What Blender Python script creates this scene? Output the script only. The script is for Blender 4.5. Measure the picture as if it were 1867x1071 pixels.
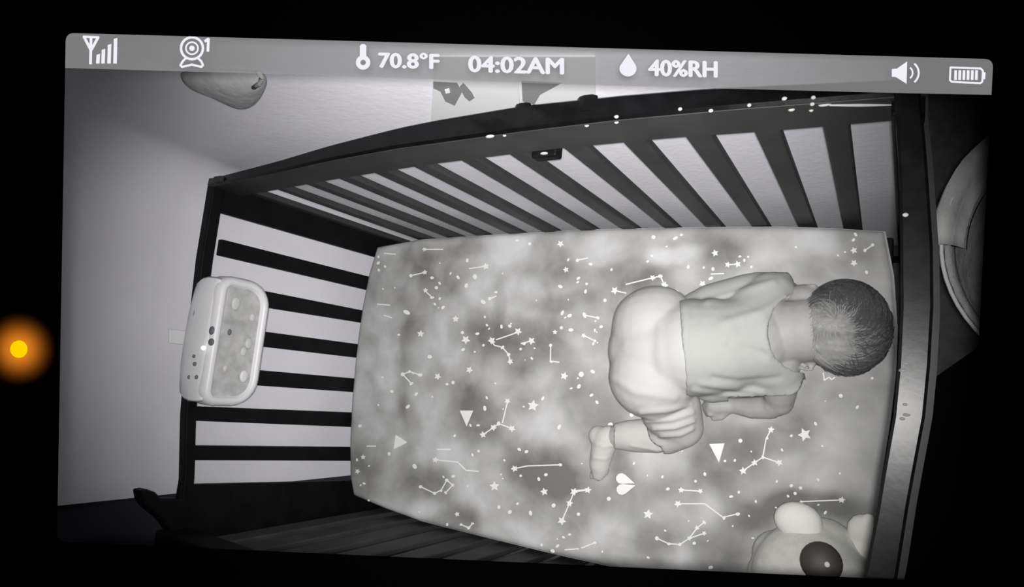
import bpy, bmesh, math, random
import numpy as np
from mathutils import Vector, Matrix, noise
random.seed(7)
for o in list(bpy.data.objects): bpy.data.objects.remove(o)
SC = bpy.context.scene
COL = SC.collection

# ------------------------------------------------------------------ camera
# Nursery frame: x runs along the crib (foot end = -x), y across it (back wall = +y), floor z = 0.
F = 1190.53                       # focal length in pixels of an 1867 x 1071 frame
CX, CY = 933.5, 535.5
NADIR = (1654.36, 761.49)         # where straight-down falls in the picture
YAW = -.1131
ZM = .47                          # top of the mattress
HC = 1.38552                      # camera above the mattress
dn = np.array([NADIR[0] - CX, NADIR[1] - CY, F]); dn /= np.linalg.norm(dn)
up = -dn
ex = np.array([1., 0, 0]); ex -= ex @ up * up; ex /= np.linalg.norm(ex)
ey = np.cross(up, ex)
_c, _s = math.cos(YAW), math.sin(YAW)
MW = np.array([_c * ex + _s * ey, -_s * ex + _c * ey, up])
CAMP = np.array([0, 0, ZM + HC])
cam_d = bpy.data.cameras.new('camera'); cam = bpy.data.objects.new('camera', cam_d); COL.objects.link(cam)
R = Matrix([[MW[i, 0], -MW[i, 1], -MW[i, 2]] for i in range(3)])
cam.matrix_world = Matrix.Translation(CAMP) @ R.to_4x4()
cam_d.sensor_fit = 'HORIZONTAL'; cam_d.sensor_width = 36; cam_d.lens = F / 1867 * 36
cam_d.clip_start = .02
SC.camera = cam

def ray(x, y): return MW @ np.array([x - CX, y - CY, F])
def atz(x, y, z): r = ray(x, y); return CAMP + r * ((z - CAMP[2]) / r[2])
def aty(x, y, v): r = ray(x, y); return CAMP + r * (v / r[1])
def atx(x, y, v): r = ray(x, y); return CAMP + r * (v / r[0])
def proj(p):
    q = MW.T @ (np.array(p) - CAMP); return CX + q[0] / q[2] * F, CY + q[1] / q[2] * F, q[2]
def mz(x, y, dz=0): return atz(x, y, ZM + dz)

# ------------------------------------------------------------------ world, lights, exposure
w = bpy.data.worlds.new('night'); SC.world = w; w.use_nodes = True
w.node_tree.nodes['Background'].inputs[0].default_value = (.6, .6, .7, 1)
w.node_tree.nodes['Background'].inputs[1].default_value = .0008
SC.view_settings.view_transform = 'Standard'; SC.view_settings.look = 'None'
SC.view_settings.exposure = 0; SC.view_settings.gamma = 1; SC.view_settings.use_curve_mapping = False
# the night-vision lamp of the nursery camera: sits at the camera, shines down along the crib
ld = bpy.data.lights.new('night_vision_lamp', 'SPOT'); lamp = bpy.data.objects.new('night_vision_lamp', ld); COL.objects.link(lamp)
ld.energy = 122; ld.spot_size = math.radians(76); ld.spot_blend = 1; ld.shadow_soft_size = .015
ld.color = (1, .985, .975)
lamp.location = Vector(CAMP) + R @ Vector((0, .002, .02))
_d = Vector(ray(955, 575)).normalized()
lamp.rotation_euler = _d.to_track_quat('-Z', 'Y').to_euler()

# ------------------------------------------------------------------ helpers
def mat(name, col, rough=.6, spec=.3, emit=None, es=1, bump=None, var=None):
    """procedural material: base colour with a little noise, optional bump (scale, strength)"""
    m = bpy.data.materials.new(name); m.use_nodes = True
    nt = m.node_tree; b = nt.nodes['Principled BSDF']
    if isinstance(col, (int, float)): col = (col, col, col)
    b.inputs['Base Color'].default_value = (*col, 1); b.inputs['Roughness'].default_value = rough
    b.inputs['Specular IOR Level'].default_value = spec
    tc = nt.nodes.new('ShaderNodeTexCoord')
    if var:
        n = nt.nodes.new('ShaderNodeTexNoise'); n.inputs['Scale'].default_value = var[0]; n.inputs['Detail'].default_value = 4
        nt.links.new(tc.outputs['Object'], n.inputs['Vector'])
        r = nt.nodes.new('ShaderNodeValToRGB')
        r.color_ramp.elements[0].position = .3; r.color_ramp.elements[1].position = .7
        r.color_ramp.elements[0].color = (*[c * (1 - var[1]) for c in col], 1)
        r.color_ramp.elements[1].color = (*[min(1, c * (1 + var[1])) for c in col], 1)
        nt.links.new(n.outputs['Fac'], r.inputs[0]); nt.links.new(r.outputs[0], b.inputs['Base Color'])
    if bump:
        n = nt.nodes.new('ShaderNodeTexNoise'); n.inputs['Scale'].default_value = bump[0]; n.inputs['Detail'].default_value = 5
        mp = nt.nodes.new('ShaderNodeMapping')
        if len(bump) > 2: mp.inputs['Scale'].default_value = bump[2]
        nt.links.new(tc.outputs['Object'], mp.inputs[0]); nt.links.new(mp.outputs[0], n.inputs['Vector'])
        bp = nt.nodes.new('ShaderNodeBump'); bp.inputs['Strength'].default_value = bump[1]; bp.inputs['Distance'].default_value = .01
        nt.links.new(n.outputs['Fac'], bp.inputs['Height']); nt.links.new(bp.outputs[0], b.inputs['Normal'])
    if emit:
        b.inputs['Emission Color'].default_value = (*emit, 1); b.inputs['Emission Strength'].default_value = es
    return m

def obj(name, me, m=None, parent=None, smooth=False):
    if isinstance(me, bmesh.types.BMesh):
        bm = me; me = bpy.data.meshes.new(name); bmesh.ops.recalc_face_normals(bm, faces=bm.faces[:]); bm.to_mesh(me); bm.free()
    if smooth: me.polygons.foreach_set('use_smooth', [True] * len(me.polygons))
    o = bpy.data.objects.new(name, me); COL.objects.link(o)
    if m and not me.materials: me.materials.append(m)
    if parent:
        o.parent = parent; o.matrix_parent_inverse = parent.matrix_basis.inverted()
    return o
def thing(name, label, cat, loc=(0, 0, 0), group=None):
    o = bpy.data.objects.new(name, None); COL.objects.link(o); o.location = loc; o.empty_display_size = .05
    o['label'] = label; o['category'] = cat
    if group: o['group'] = group
    return o
def struct(o, label=None):
    o['kind'] = 'structure'
    if label: o['label'] = label
    return o
def hexa(bm, a, b):
    """solid between two matching polygons a and b"""
    n = len(a); va = [bm.verts.new(tuple(p)) for p in a]; vb = [bm.verts.new(tuple(p)) for p in b]
    bm.faces.new(va); bm.faces.new(vb[::-1])
    for i in range(n): bm.faces.new((va[i], vb[i], vb[(i + 1) % n], va[(i + 1) % n]))
def box(bm, x0, x1, y0, y1, z0, z1):
    hexa(bm, [(x0, y0, z0), (x1, y0, z0), (x1, y1, z0), (x0, y1, z0)], [(x0, y0, z1), (x1, y0, z1), (x1, y1, z1), (x0, y1, z1)])
def loft(bm, secs, close=False):
    rows = [[bm.verts.new(tuple(p)) for p in s] for s in secs]; n = len(rows[0])
    rng = range(len(rows)) if close else range(len(rows) - 1)
    for i in rng:
        a, b = rows[i], rows[(i + 1) % len(rows)]
        for j in range(n): bm.faces.new((a[j], a[(j + 1) % n], b[(j + 1) % n], b[j]))
    if not close: bm.faces.new(rows[0]); bm.faces.new(rows[-1][::-1])
def bevel(o, wd=.003, seg=2):
    md = o.modifiers.new('bevel', 'BEVEL'); md.width = wd; md.segments = seg; md.limit_method = 'ANGLE'; return o
def tube(bm, pts, r, n=8):
    pts = [Vector(p) for p in pts]; secs = []
    for i, p in enumerate(pts):
        t = (pts[min(i + 1, len(pts) - 1)] - pts[max(i - 1, 0)]).normalized()
        u = t.orthogonal().normalized() if i == 0 else (pu - t * pu.dot(t)).normalized()
        pu = u; v = t.cross(u); rr = r[i] if isinstance(r, (list, tuple)) else r
        secs.append([p + (u * math.cos(a) + v * math.sin(a)) * rr for a in [2 * math.pi * k / n for k in range(n)]])
    loft(bm, secs)
def interp(x, xs, ys): return float(np.interp(x, xs, ys))

# ------------------------------------------------------------------ materials
M_wall = mat('painted_wall', (.87, .86, .92), .85, .15, bump=(90, .08), var=(6, .03))
M_floor = mat('carpet', (.16, .157, .165), .95, .05, bump=(260, .6), var=(30, .2))
M_rug = mat('black_rug', (.006, .006, .007), .95, .02, bump=(300, .5))
M_door = mat('dark_door_paint', (.045, .045, .06), .7, .15)
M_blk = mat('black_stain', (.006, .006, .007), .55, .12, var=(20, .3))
M_top = mat('black_gloss_stain', (.004, .004, .0045), .22, .2, var=(40, .3), bump=(40, .03))
M_slat = mat('black_stain_lit', (.042, .0425, .0425), .5, .15, var=(14, .18))  # paler copy of the crib stain; light on the back side put into colour
M_head = mat('worn_dark_stain', (.008, .008, .0085), .31, .17, var=(60, .35), bump=(45, .02))
M_scr = mat('scratch', (.16, .16, .16), .5, .2)
M_front = mat('black_stain_front_lit', (.045, .045, .045), .5, .12, var=(14, .18))  # front side's copy of the stain, its light put into the colour
M_chip_glint = mat('bare_wood_glint', (.5, .49, .48), .6, .3)

# ------------------------------------------------------------------ the room
XL, YT, YB = -1.358, .3658, -.398         # inner faces of the crib
XW, YW = -1.44, .418                      # walls
bm = bmesh.new(); box(bm, XW - .1, 1.2, -1.6, 1.6, -.05, 0); struct(obj('floor', bm, M_floor), 'dark carpet floor')
dw = atx(170, 916, XW)                    # edge where the pale wall gives way to the dark door
bm = bmesh.new(); box(bm, XW - .1, XW, dw[1], YW - .12, 0, 2.3); struct(obj('wall_left', bm, M_wall), 'pale wall behind the foot end of the crib')
bm = bmesh.new()
pin_ = [(XW + .12 - .12 * math.cos(math.radians(a)), YW - .12 + .12 * math.sin(math.radians(a))) for a in range(0, 91, 6)] + [(-.6, YW), (0, YW)]   # rounded corner
pout = [(XW - .1, y) for _, y in pin_[:8]] + [(XW - .1, YW + .1)] + [(x, YW + .1) for x, _ in pin_[9:]]
loft(bm, [[(*a, 0), (*a, 2.3), (*b, 2.3), (*b, 0)] for a, b in zip(pin_, pout)])
wb_ = obj('wall_back', bm, M_wall, None, True); wb_.data.set_sharp_from_angle(angle=.4); struct(wb_, 'pale wall along the slatted long side of the crib')
dr = obj('door_1', None or bpy.data.meshes.new('door_1'), M_door)
bm = bmesh.new(); box(bm, XW - .09, XW - .015, dw[1] - .85, dw[1], .005, 2.05)
bmesh.ops.recalc_face_normals(bm, faces=bm.faces[:]); bm.to_mesh(dr.data); bm.free(); struct(dr, 'dark door beside the pale wall')
for z0, z1 in ((.2, .9), (1.05, 1.9)):
    bm = bmesh.new(); box(bm, XW - .016, XW - .006, dw[1] - .72, dw[1] - .13, z0, z1); bevel(obj('door_panel', bm, M_door, dr), .004)
# black rug: its edge shows beside the head end of the crib
a, b = atz(1800, 622, .0), atz(1697, 694, .0)
d = (b - a) / np.linalg.norm(b - a); n = np.array([d[1], -d[0], 0])
if n[1] > 0: n = -n
p0 = a - d * .02; p1 = p0 + d * 1.3
q = [p0, p1, p1 + n * 1.15, p0 + n * 1.15]
bm = bmesh.new(); hexa(bm, [v + [0, 0, .001] for v in q], [v + [0, 0, .014] for v in q])
rug = bevel(obj('rug', bm, M_rug), .004); rug['label'] = 'black rug on the carpet under the head end of the crib'; rug['category'] = 'rug'

# ------------------------------------------------------------------ the crib
crib = thing('crib', 'dark slatted wooden crib with bite marks along its top rail', 'crib', (-.68, 0, 0))
ST = .014                                  # slat thickness
def zrel(z): return ZM + z
# openings of the long back side, (top-left x,y, top-right x,y, bottom-left x,y, bottom-right x,y)
OP = [(456, 358, 462, 357, 696, 439, 707, 438), (494, 351, 507, 347, 737, 435, 752, 434), (542, 342, 561, 338, 787, 431, 806, 430),
      (598, 332, 621, 328, 844, 428, 858, 426), (662, 321, 684, 317, 898, 426, 919, 423), (729, 310, 754, 305, 960, 422, 983, 420),
      (799, 298, 838, 292, 1022, 418, 1050, 416), (883, 285, 926, 281, 1091, 414, 1125, 413), (975, 276, 1026, 270, 1168, 413, 1206, 413),
      (1077, 260, 1132, 257, 1244, 413, 1285, 413), (1186, 250, 1246, 246, 1324, 412, 1369, 411), (1304, 241, 1374, 240, 1407, 410, 1453, 410),
      (1428, 233, 1500, 232, 1491, 411, 1537, 412), (1552, 231, 1622, 231, 1573, 415, 1620, 417)]
def ext(top, bot, z):                      # continue a slat edge to height z
    t = (z - bot[2]) / (top[2] - bot[2]); return bot + (top - bot) * t
for i in range(len(OP) - 1):
    l, r = OP[i], OP[i + 1]
    fl = (aty(l[2], l[3], YT + .003), aty(l[6], l[7], YT + .003))          # front-left edge of the slat
    br = (aty(r[0], r[1], YT + .003 + ST), aty(r[4], r[5], YT + .003 + ST))  # back-right edge
    q = []
    for z in (.06, ZM + .535):
        a, b = ext(*fl, z), ext(*br, z)
        wd = max(b[0] - a[0], .02)
        q.append([(a[0], YT + .003, z), (a[0] + wd, YT + .003, z), (a[0] + wd, YT + .003 + ST, z), (a[0], YT + .003 + ST, z)])
    bm = bmesh.new(); hexa(bm, *q); bevel(obj('slat', bm, M_slat, crib), .003)
# long back side: arched top rail, bottom rail
sx = np.linspace(XL - .02, .012, 40)
zt = lambda x: zrel(interp(x, [-1.38, -1.1, -.93, -.75, -.5, -.35, -.2, -.1, .01], [.515, .548, .572, .588, .591, .588, .575, .563, .55]))
zb = lambda x: zrel(interp(x, [-1.38, -1.25, -1.0, -.75, -.5, -.3, -.15, .01], [.435, .455, .485, .507, .515, .507, .492, .483]))
yo = lambda x: interp(x, [-1.38, -1.15, -.93, -.67, -.5, -.37, -.24, .01], [.388, .393, .400, .409, .410, .405, .401, .388])
bm = bmesh.new()
loft(bm, [[(x, YT, zb(x)), (x, YT, zt(x)), (x, YT + .003, zt(x) + .001), (x, YT + .003, zb(x))] for x in sx])
back_face = obj('inner_rail', bm, M_slat, crib)
bm = bmesh.new()
loft(bm, [[(x, YT + .003, zb(x)), (x, YT + .001, zt(x) + .001), (x, YT + .006, zt(x) + .004), (x, yo(x) - .004, zt(x) + .002), (x, yo(x), zt(x) - .004), (x, yo(x), zb(x))] for x in sx])
top_rail = obj('top_rail', bm, M_top, crib)
bm = bmesh.new(); box(bm, XL, .0, YT, YT + .026, .06, .14); bevel(obj('bottom_rail', bm, M_slat, crib))
# bite marks: bare wood showing on the rail edge, plus a painted highlight streak
def chip_or_glint(px, py, wpx, hpx, rail, on):
    p = np.array(on(px, py)); s = proj(p)[2] / F
    bm = bmesh.new(); bmesh.ops.create_icosphere(bm, subdivisions=2, radius=1)
    for v in bm.verts:
        k = 1 + .25 * noise.noise(v.co * 1.7 + Vector((px, py, 0)))
        v.co = Vector(p) + Vector((v.co.x * wpx * s * k / 2, v.co.y * .0025, v.co.z * max(hpx * s * k / 2, .0012)))
    return obj('bite_or_glint', bm, M_chip_glint, rail, True)
onb = lambda x, y: (lambda p: (p[0], YT + .0005, p[2]))(aty(x, y, YT))
def onedge(x, y):
    for _ in range(1): p = aty(x, y, YT)
    return p
for c in [(893, 249, 20, 8), (920, 247, 7, 6), (1070, 229, 9, 5), (1124, 223, 9, 5), (1430, 180, 10, 6), (1483, 178, 9, 8), (1481, 190, 9, 7),
          (1443, 200, 12, 7), (1479, 201, 8, 5), (1124, 213, 9, 6), (1503, 191, 22, 6), (1366, 192, 8, 5), (1296, 202, 9, 4), (1240, 199, 8, 5)]:
    chip_or_glint(*c, top_rail, onedge)
bm = bmesh.new(); tube(bm, [aty(x, 192 - (x - 1510) * .004, YT - .0008) for x in (1512, 1540, 1570, 1600, 1632)], [.0012, .0018, .0022, .0016, .0006]); obj('bite_or_glint', bm, M_chip_glint, top_rail)  # pale streak modelled where the rail edge shines; highlight put into colour
# dark clips riding on the rail
for px, py, wd, hh in ((950, 190, .015, .007), (1068, 177, .017, .008)):
    p = atz(px, py, zt(-.45) + .002); bm = bmesh.new()
    pr = [(-wd, 0), (-wd * .6, hh * .7), (-wd * .1, hh), (wd * .6, hh * .9), (wd, 0)]
    hexa(bm, [(p[0] + u, yo(p[0]) - .022, p[2] + v - .006) for u, v in pr], [(p[0] + u, yo(p[0]) + .003, p[2] + v - .006) for u, v in pr])
    bevel(obj('rail_clip', bm, M_top, crib), .002)
p = aty(1003, 283, YT); bm = bmesh.new(); box(bm, p[0] - .03, p[0] + .017, YT - .006, YT + .02, p[2] - .012, p[2] + .011)
br = bevel(obj('rail_bracket', bm, M_blk, crib), .004)
bm = bmesh.new(); bmesh.ops.create_uvsphere(bm, u_segments=12, v_segments=8, radius=1)
pp = aty(992, 280, YT - .007)
for v in bm.verts: v.co = Vector(pp) + Vector((v.co.x * .007, v.co.y * .002, v.co.z * .004))
obj('screw_head', bm, M_chip_glint, br, True)

# foot end
LO = [((402, 390, 673, 467), (395, 434, 667, 503)), ((390, 465, 661, 528), (383, 511, 655, 565)), ((380, 545, 651, 588), (372, 590, 646, 627)),
      ((370, 620, 643, 652), (364, 666, 639, 690)), ((362, 696, 636, 715), (358, 741, 634, 752)), ((357, 768, 633, 779), (357, 812, 632, 815)),
      ((354, 840, 632, 841), (354, 882, 634, 876))]
def foot_piece(name, hi, lo, yhi=None, ylo=None, z1=ZM + .50):
    q = []
    for z in (.06, z1):
        if hi is not None:
            mid = hi[3] > 690; xx = XL - (ST if mid else 0)
            a = ext(atx(hi[0], hi[1], xx), atx(hi[2], hi[3], xx), z)[1]
        else: a = yhi
        if lo is not None:
            mid = lo[3] > 690; xx = XL - (0 if mid else ST)
            b = ext(atx(lo[0], lo[1], xx), atx(lo[2], lo[3], xx), z)[1]
        else: b = ylo
        if a - b < .02: m_ = (a + b) / 2; a, b = m_ + .011, m_ - .011
        q.append([(XL, a, z), (XL, b, z), (XL - ST, b, z), (XL - ST, a, z)])
    bm = bmesh.new(); hexa(bm, *q); return bevel(obj(name, bm, M_blk, crib), .002)
for i in range(6): foot_piece('slat', LO[i][1], LO[i + 1][0], z1=ZM + .475)
foot_piece('corner_post', None, LO[0][0], yhi=YT + .02, z1=ZM + .505)
foot_piece('corner_post', LO[6][1], None, ylo=YB - .03, z1=ZM + .48)
ys = [YT + .022, .2, 0, -.15, -.29, YB - .03]
zl0 = [.489, .489, .483, .470, .450, .445]; zl1 = [.517, .517, .507, .495, .474, .468]
bm = bmesh.new(); loft(bm, [[(XL + .002, y, zrel(a)), (XL + .001, y, zrel(b)), (XL - .024, y, zrel(b)), (XL - .024, y, zrel(a))] for y, a, b in zip(ys, zl0, zl1)])
bevel(obj('foot_rail', bm, M_blk, crib), .003)
bm = bmesh.new(); box(bm, XL - .02, XL, YB, YT, .06, .14); bevel(obj('bottom_rail', bm, M_blk, crib))
# scrolled ear of the front corner post
px = [(240, 891), (252, 889), (266, 894), (278, 906), (330, 906), (345, 960), (330, 1010), (306, 1000), (297, 968), (280, 945), (250, 920), (243, 908)]
q = [atx(x, y, XL - .028) for x, y in px]
bm = bmesh.new(); hexa(bm, q, [v + [.03, 0, -.004] for v in q]); bevel(obj('post_ear', bm, M_blk, crib), .004)

# front long side, seen from inside at a steep angle
nfs = 15
for i in range(nfs):
    x = -1.27 + i * .0835
    bm = bmesh.new(); box(bm, x, x + .052, YB - ST, YB, .06, ZM + .46); bevel(obj('slat', bm, M_front, crib), .003)
bm = bmesh.new(); loft(bm, [[(x, YB + .002, zrel(.44)), (x, YB + .002, zrel(.51)), (x, YB - .04, zrel(.51)), (x, YB - .04, zrel(.44))] for x in np.linspace(XL - .02, .0, 12)])
bevel(obj('top_rail', bm, M_blk, crib), .005)
bm = bmesh.new(); box(bm, XL, 0, YB - .02, YB, .06, .2); bevel(obj('bottom_rail', bm, M_slat, crib))

# head end: curved glossy rail straight below the camera
HI = [(1630, 172), (1636, 260), (1640, 342), (1641, 450), (1642, 559), (1637, 667), (1628, 760), (1608, 873), (1599, 929), (1578, 1039)]
HO = [(1679, 172), (1688, 260), (1694, 342), (1701, 450), (1702, 559), (1696, 667), (1687, 760), (1666, 873), (1656, 929), (1638, 1045)]
ZH = .57
secs = []
pin = [atz(x, y, zrel(ZH)) for x, y in HI]; pou = [atz(x, y, zrel(ZH)) for x, y in HO]
pin = [pin[0] + [0, .03, 0]] + pin + [pin[-1] + [-.02, -.13, 0], pin[-1] + [-.035, -.25, 0]]
pou = [pou[0] + [0, .03, 0]] + pou + [pou[-1] + [-.02, -.13, 0], pou[-1] + [-.035, -.25, 0]]
for a, b in zip(pin, pou):
    secs.append([a + [0, 0, -.06], a + [0, 0, -.004], a + [.003, 0, 0], b + [-.003, 0, 0], b + [0, 0, -.004], b + [0, 0, -.06]])
bm = bmesh.new(); loft(bm, secs); head_rail = obj('head_rail', bm, M_head, crib)
secs = [[b + [-.004, 0, -.062], b + [-.004, 0, -.10], b + [.008, 0, -.10], b + [.008, 0, -.062]] for b in pou]
bm = bmesh.new(); loft(bm, secs); obj('head_moulding', bm, M_front, crib)
for k in range(8):                           # slats of the head end, under the rail
    y = .29 - k * .085; xx = interp(y, [p[1] for p in pin[::-1]], [p[0] for p in pin[::-1]])
    bm = bmesh.new(); box(bm, xx + .006, xx + .022, y - .026, y + .026, .06, zrel(ZH - .055)); bevel(obj('slat', bm, M_blk, crib), .002)
bm = bmesh.new(); box(bm, -.022, .012, YT - .018, YT + .03, 0, zrel(.545)); bevel(obj('corner_post', bm, M_blk, crib), .003)
bm = bmesh.new(); box(bm, -.06, -.02, YB - .035, YB + .008, .015, zrel(.545)); bevel(obj('corner_post', bm, M_blk, crib), .003)
for x, y in ((XL - .02, YT - .01), (XL - .02, YB - .03)):
    bm = bmesh.new(); box(bm, x, x + .035, y, y + .04, 0, .1); bevel(obj('leg', bm, M_blk, crib), .003)
for c in [(1645, 392, 10, 3)]: chip_or_glint(*c, head_rail, lambda x, y: atz(x + 6, y, zrel(ZH + .0005)))  # small glint on the head rail put in as a pale mark
for c in [(1652, 663, 14, 3), (1647, 676, 16, 3), (1650, 738, 12, 3), (1652, 757, 18, 4), (1645, 764, 14, 3)]:
    o = chip_or_glint(*c, head_rail, lambda x, y: atz(x, y, zrel(ZH - .0008))); o.name = 'scratch'; o.data.materials[0] = M_scr

# ------------------------------------------------------------------ mattress with its printed sheet
def xy(p): return np.array([p[0], p[1]])
c_top = [xy(mz(*p)) for p in [(684, 448), (760, 434), (860, 427), (960, 421), (1060, 415), (1180, 412), (1300, 410), (1420, 409), (1520, 412), (1614, 418)]]
c_left = [xy(mz(*p)) for p in [(684, 448), (668, 500), (655, 565), (645, 640), (637, 730), (633, 810), (634, 870), (641, 906)]]
c_bot = [xy(mz(*p)) for p in [(641, 906), (700, 931), (760, 953), (870, 981), (1000, 1013), (1120, 1040)]] + [np.array(v) for v in ((-.36, -.384), (-.2, -.383), (-.062, -.378))]
c_right = [xy(mz(*p)) for p in [(1614, 418), (1630, 500), (1637, 600), (1634, 680), (1624, 765), (1606, 880), (1590, 1000)]] + [np.array((-.062, -.378))]
def curve(pts):
    pts = np.array(pts); L = np.r_[0, np.cumsum(np.linalg.norm(np.diff(pts, axis=0), axis=1))]; L /= L[-1]
    return lambda t: np.array([np.interp(t, L, pts[:, 0]), np.interp(t, L, pts[:, 1])])
kt, kb, kl, kr = curve(c_top), curve(c_bot), curve(c_left), curve(c_right)
P00, P10, P01, P11 = kt(0), kt(1), kb(0), kb(1)
def coons(u, v):
    return (1 - v) * kt(u) + v * kb(u) + (1 - u) * kl(v) + u * kr(v) - ((1 - u) * (1 - v) * P00 + u * (1 - v) * P10 + (1 - u) * v * P01 + u * v * P11)
def sheet_h(x, y):
    return .0022 * noise.noise((x * 7, y * 7, .3)) + .0012 * noise.noise((x * 19, y * 13, 1.7))
BL = [  # clouds of the print: picture x, y, radii, lightness
    (870, 620, 55, 40, -.7), (965, 635, 60, 50, -.8), (800, 515, 40, 40, -.6), (850, 452, 40, 18, -.7), (865, 760, 60, 55, -.9), (985, 868, 60, 48, -1.1),
    (660, 860, 30, 60, -.7), (742, 765, 18, 60, -.8), (755, 610, 18, 45, -.6), (1315, 830, 75, 60, -1.0), (1425, 790, 50, 35, -.7), (1140, 500, 60, 30, -.6), (1195, 520, 40, 30, -.6),
    (1310, 462, 50, 32, -.7), (1490, 925, 90, 24, -1.0), (1380, 935, 60, 30, -.7), (1195, 1000, 40, 40, -.6), (1320, 1010, 50, 50, -.8), (1060, 910, 60, 50, -.6),
    (840, 945, 35, 30, -.7), (1030, 545, 60, 18, -.6), (1095, 740, 50, 55, -.5), (910, 560, 14, 45, -.7), (765, 470, 40, 25, -.5), (1560, 450, 40, 30, -.5), (1480, 720, 60, 50, -.25), (780, 880, 40, 40, -.6), (700, 520, 60, 40, -.2), (1010, 470, 30, 30, -.5), (1220, 900, 40, 40, -.4), (1140, 850, 25, 40, -.6),
    (812, 605, 40, 50, .8), (790, 780, 50, 60, .7), (690, 690, 45, 70, .6), (945, 540, 45, 30, .8), (920, 700, 60, 25, .5), (1000, 775, 60, 40, .6), (1500, 850, 75, 55, .5), (1210, 830, 40, 40, .5),
    (1225, 470, 40, 18, 1.0), (920, 455, 55, 35, .9), (1090, 455, 50, 25, .7), (1450, 455, 80, 30, .5), (880, 530, 35, 30, .5), (700, 930, 45, 20, .6), (770, 930, 30, 25, .9), (880, 890, 50, 40, .7), (950, 980, 50, 30, .7), (1110, 985, 50, 40, .5),
    (700, 590, 30, 60, .4), (1560, 560, 40, 60, .2), (840, 830, 50, 30, .4), (1230, 1010, 30, 20, .6), (1080, 640, 40, 40, .3), (1260, 930, 60, 40, .4), (720, 790, 30, 30, .3)]
NU, NV = 280, 160
verts, tone = [], []
for j in range(NV + 1):
    for i in range(NU + 1):
        u, v = i / NU, j / NV
        # pack extra rows near the edges so that they roll over smoothly
        p = coons(u, v)
        e = min(u * 1.3, (1 - u) * 1.3, v * .74, (1 - v) * .74); r = .02
        roll = r - math.sqrt(max(r * r - (r - e) ** 2, 0)) if e < r else 0
        verts.append((p[0], p[1], ZM + sheet_h(*p) * min(1, e / .03) - roll))
        X, Y, _ = proj((p[0], p[1], ZM))
        t = 0
        wx, wy = 22 * noise.noise((p[0] * 9, p[1] * 9, 5)), 22 * noise.noise((p[0] * 9, p[1] * 9, 9))
        for (bx, by, rx, ry, a) in BL:
            dd = ((X + wx - bx) / rx) ** 2 + ((Y + wy - by) / ry) ** 2
            if dd < 6: t += 1.1 * a * math.exp(-dd * dd * .7)
        tone.append(t)
faces = [(j * (NU + 1) + i, j * (NU + 1) + i + 1, (j + 1) * (NU + 1) + i + 1, (j + 1) * (NU + 1) + i) for j in range(NV) for i in range(NU)]
ring = [i for i in range(NU + 1)] + [j * (NU + 1) + NU for j in range(1, NV + 1)] + [NV * (NU + 1) + i for i in range(NU - 1, -1, -1)] + [j * (NU + 1) for j in range(NV - 1, 0, -1)]
n0 = len(verts)
for k in ring: verts.append((verts[k][0], verts[k][1], ZM - .13)); tone.append(tone[k])
for k in range(len(ring)):
    k2 = (k + 1) % len(ring); faces.append((ring[k], ring[k2], n0 + k2, n0 + k))
me = bpy.data.meshes.new('fitted_sheet'); me.from_pydata(verts, [], faces)
at = me.attributes.new('cloud', 'FLOAT', 'POINT'); at.data.foreach_set('value', tone)
m = mat('printed_sheet', .4, .9, .1); nt = m.node_tree; bs = nt.nodes['Principled BSDF']
an = nt.nodes.new('ShaderNodeAttribute'); an.attribute_name = 'cloud'
tc = nt.nodes.new('ShaderNodeTexCoord')
n1 = nt.nodes.new('ShaderNodeTexNoise'); n1.inputs['Scale'].default_value = 13; n1.inputs['Detail'].default_value = 5; n1.inputs['Roughness'].default_value = .5; n1.inputs['Distortion'].default_value = .25
nt.links.new(tc.outputs['Object'], n1.inputs['Vector'])
ma = nt.nodes.new('ShaderNodeMath'); ma.operation = 'MULTIPLY_ADD'; ma.inputs[1].default_value = 2.5; ma.inputs[2].default_value = -1.25
nt.links.new(n1.outputs['Fac'], ma.inputs[0])
ad = nt.nodes.new('ShaderNodeMath'); ad.operation = 'ADD'; nt.links.new(an.outputs['Fac'], ad.inputs[0]); nt.links.new(ma.outputs[0], ad.inputs[1])
mr = nt.nodes.new('ShaderNodeMapRange'); mr.inputs[1].default_value = -1.15; mr.inputs[2].default_value = 1.15
nt.links.new(ad.outputs[0], mr.inputs[0])
cr = nt.nodes.new('ShaderNodeValToRGB'); nt.links.new(mr.outputs[0], cr.inputs[0])
cr.color_ramp.elements[0].color = (.18, .18, .176, 1); cr.color_ramp.elements[1].color = (.63, .63, .635, 1)
e_ = cr.color_ramp.elements.new(.5); e_.color = (.39, .39, .387, 1)
nt.links.new(cr.outputs[0], bs.inputs['Base Color'])
M_sheet = m
mattress = thing('crib_mattress', 'crib mattress in a grey cloud sheet printed with white constellations', 'mattress', (-.68, 0, ZM - .13))
sheet = obj('fitted_sheet', me, M_sheet, mattress, True)
bm = bmesh.new(); box(bm, XL + .004, -.03, YB + .003, YT - .003, ZM - .16, ZM - .131); bevel(obj('mattress_support', bm, M_blk, crib))

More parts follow.
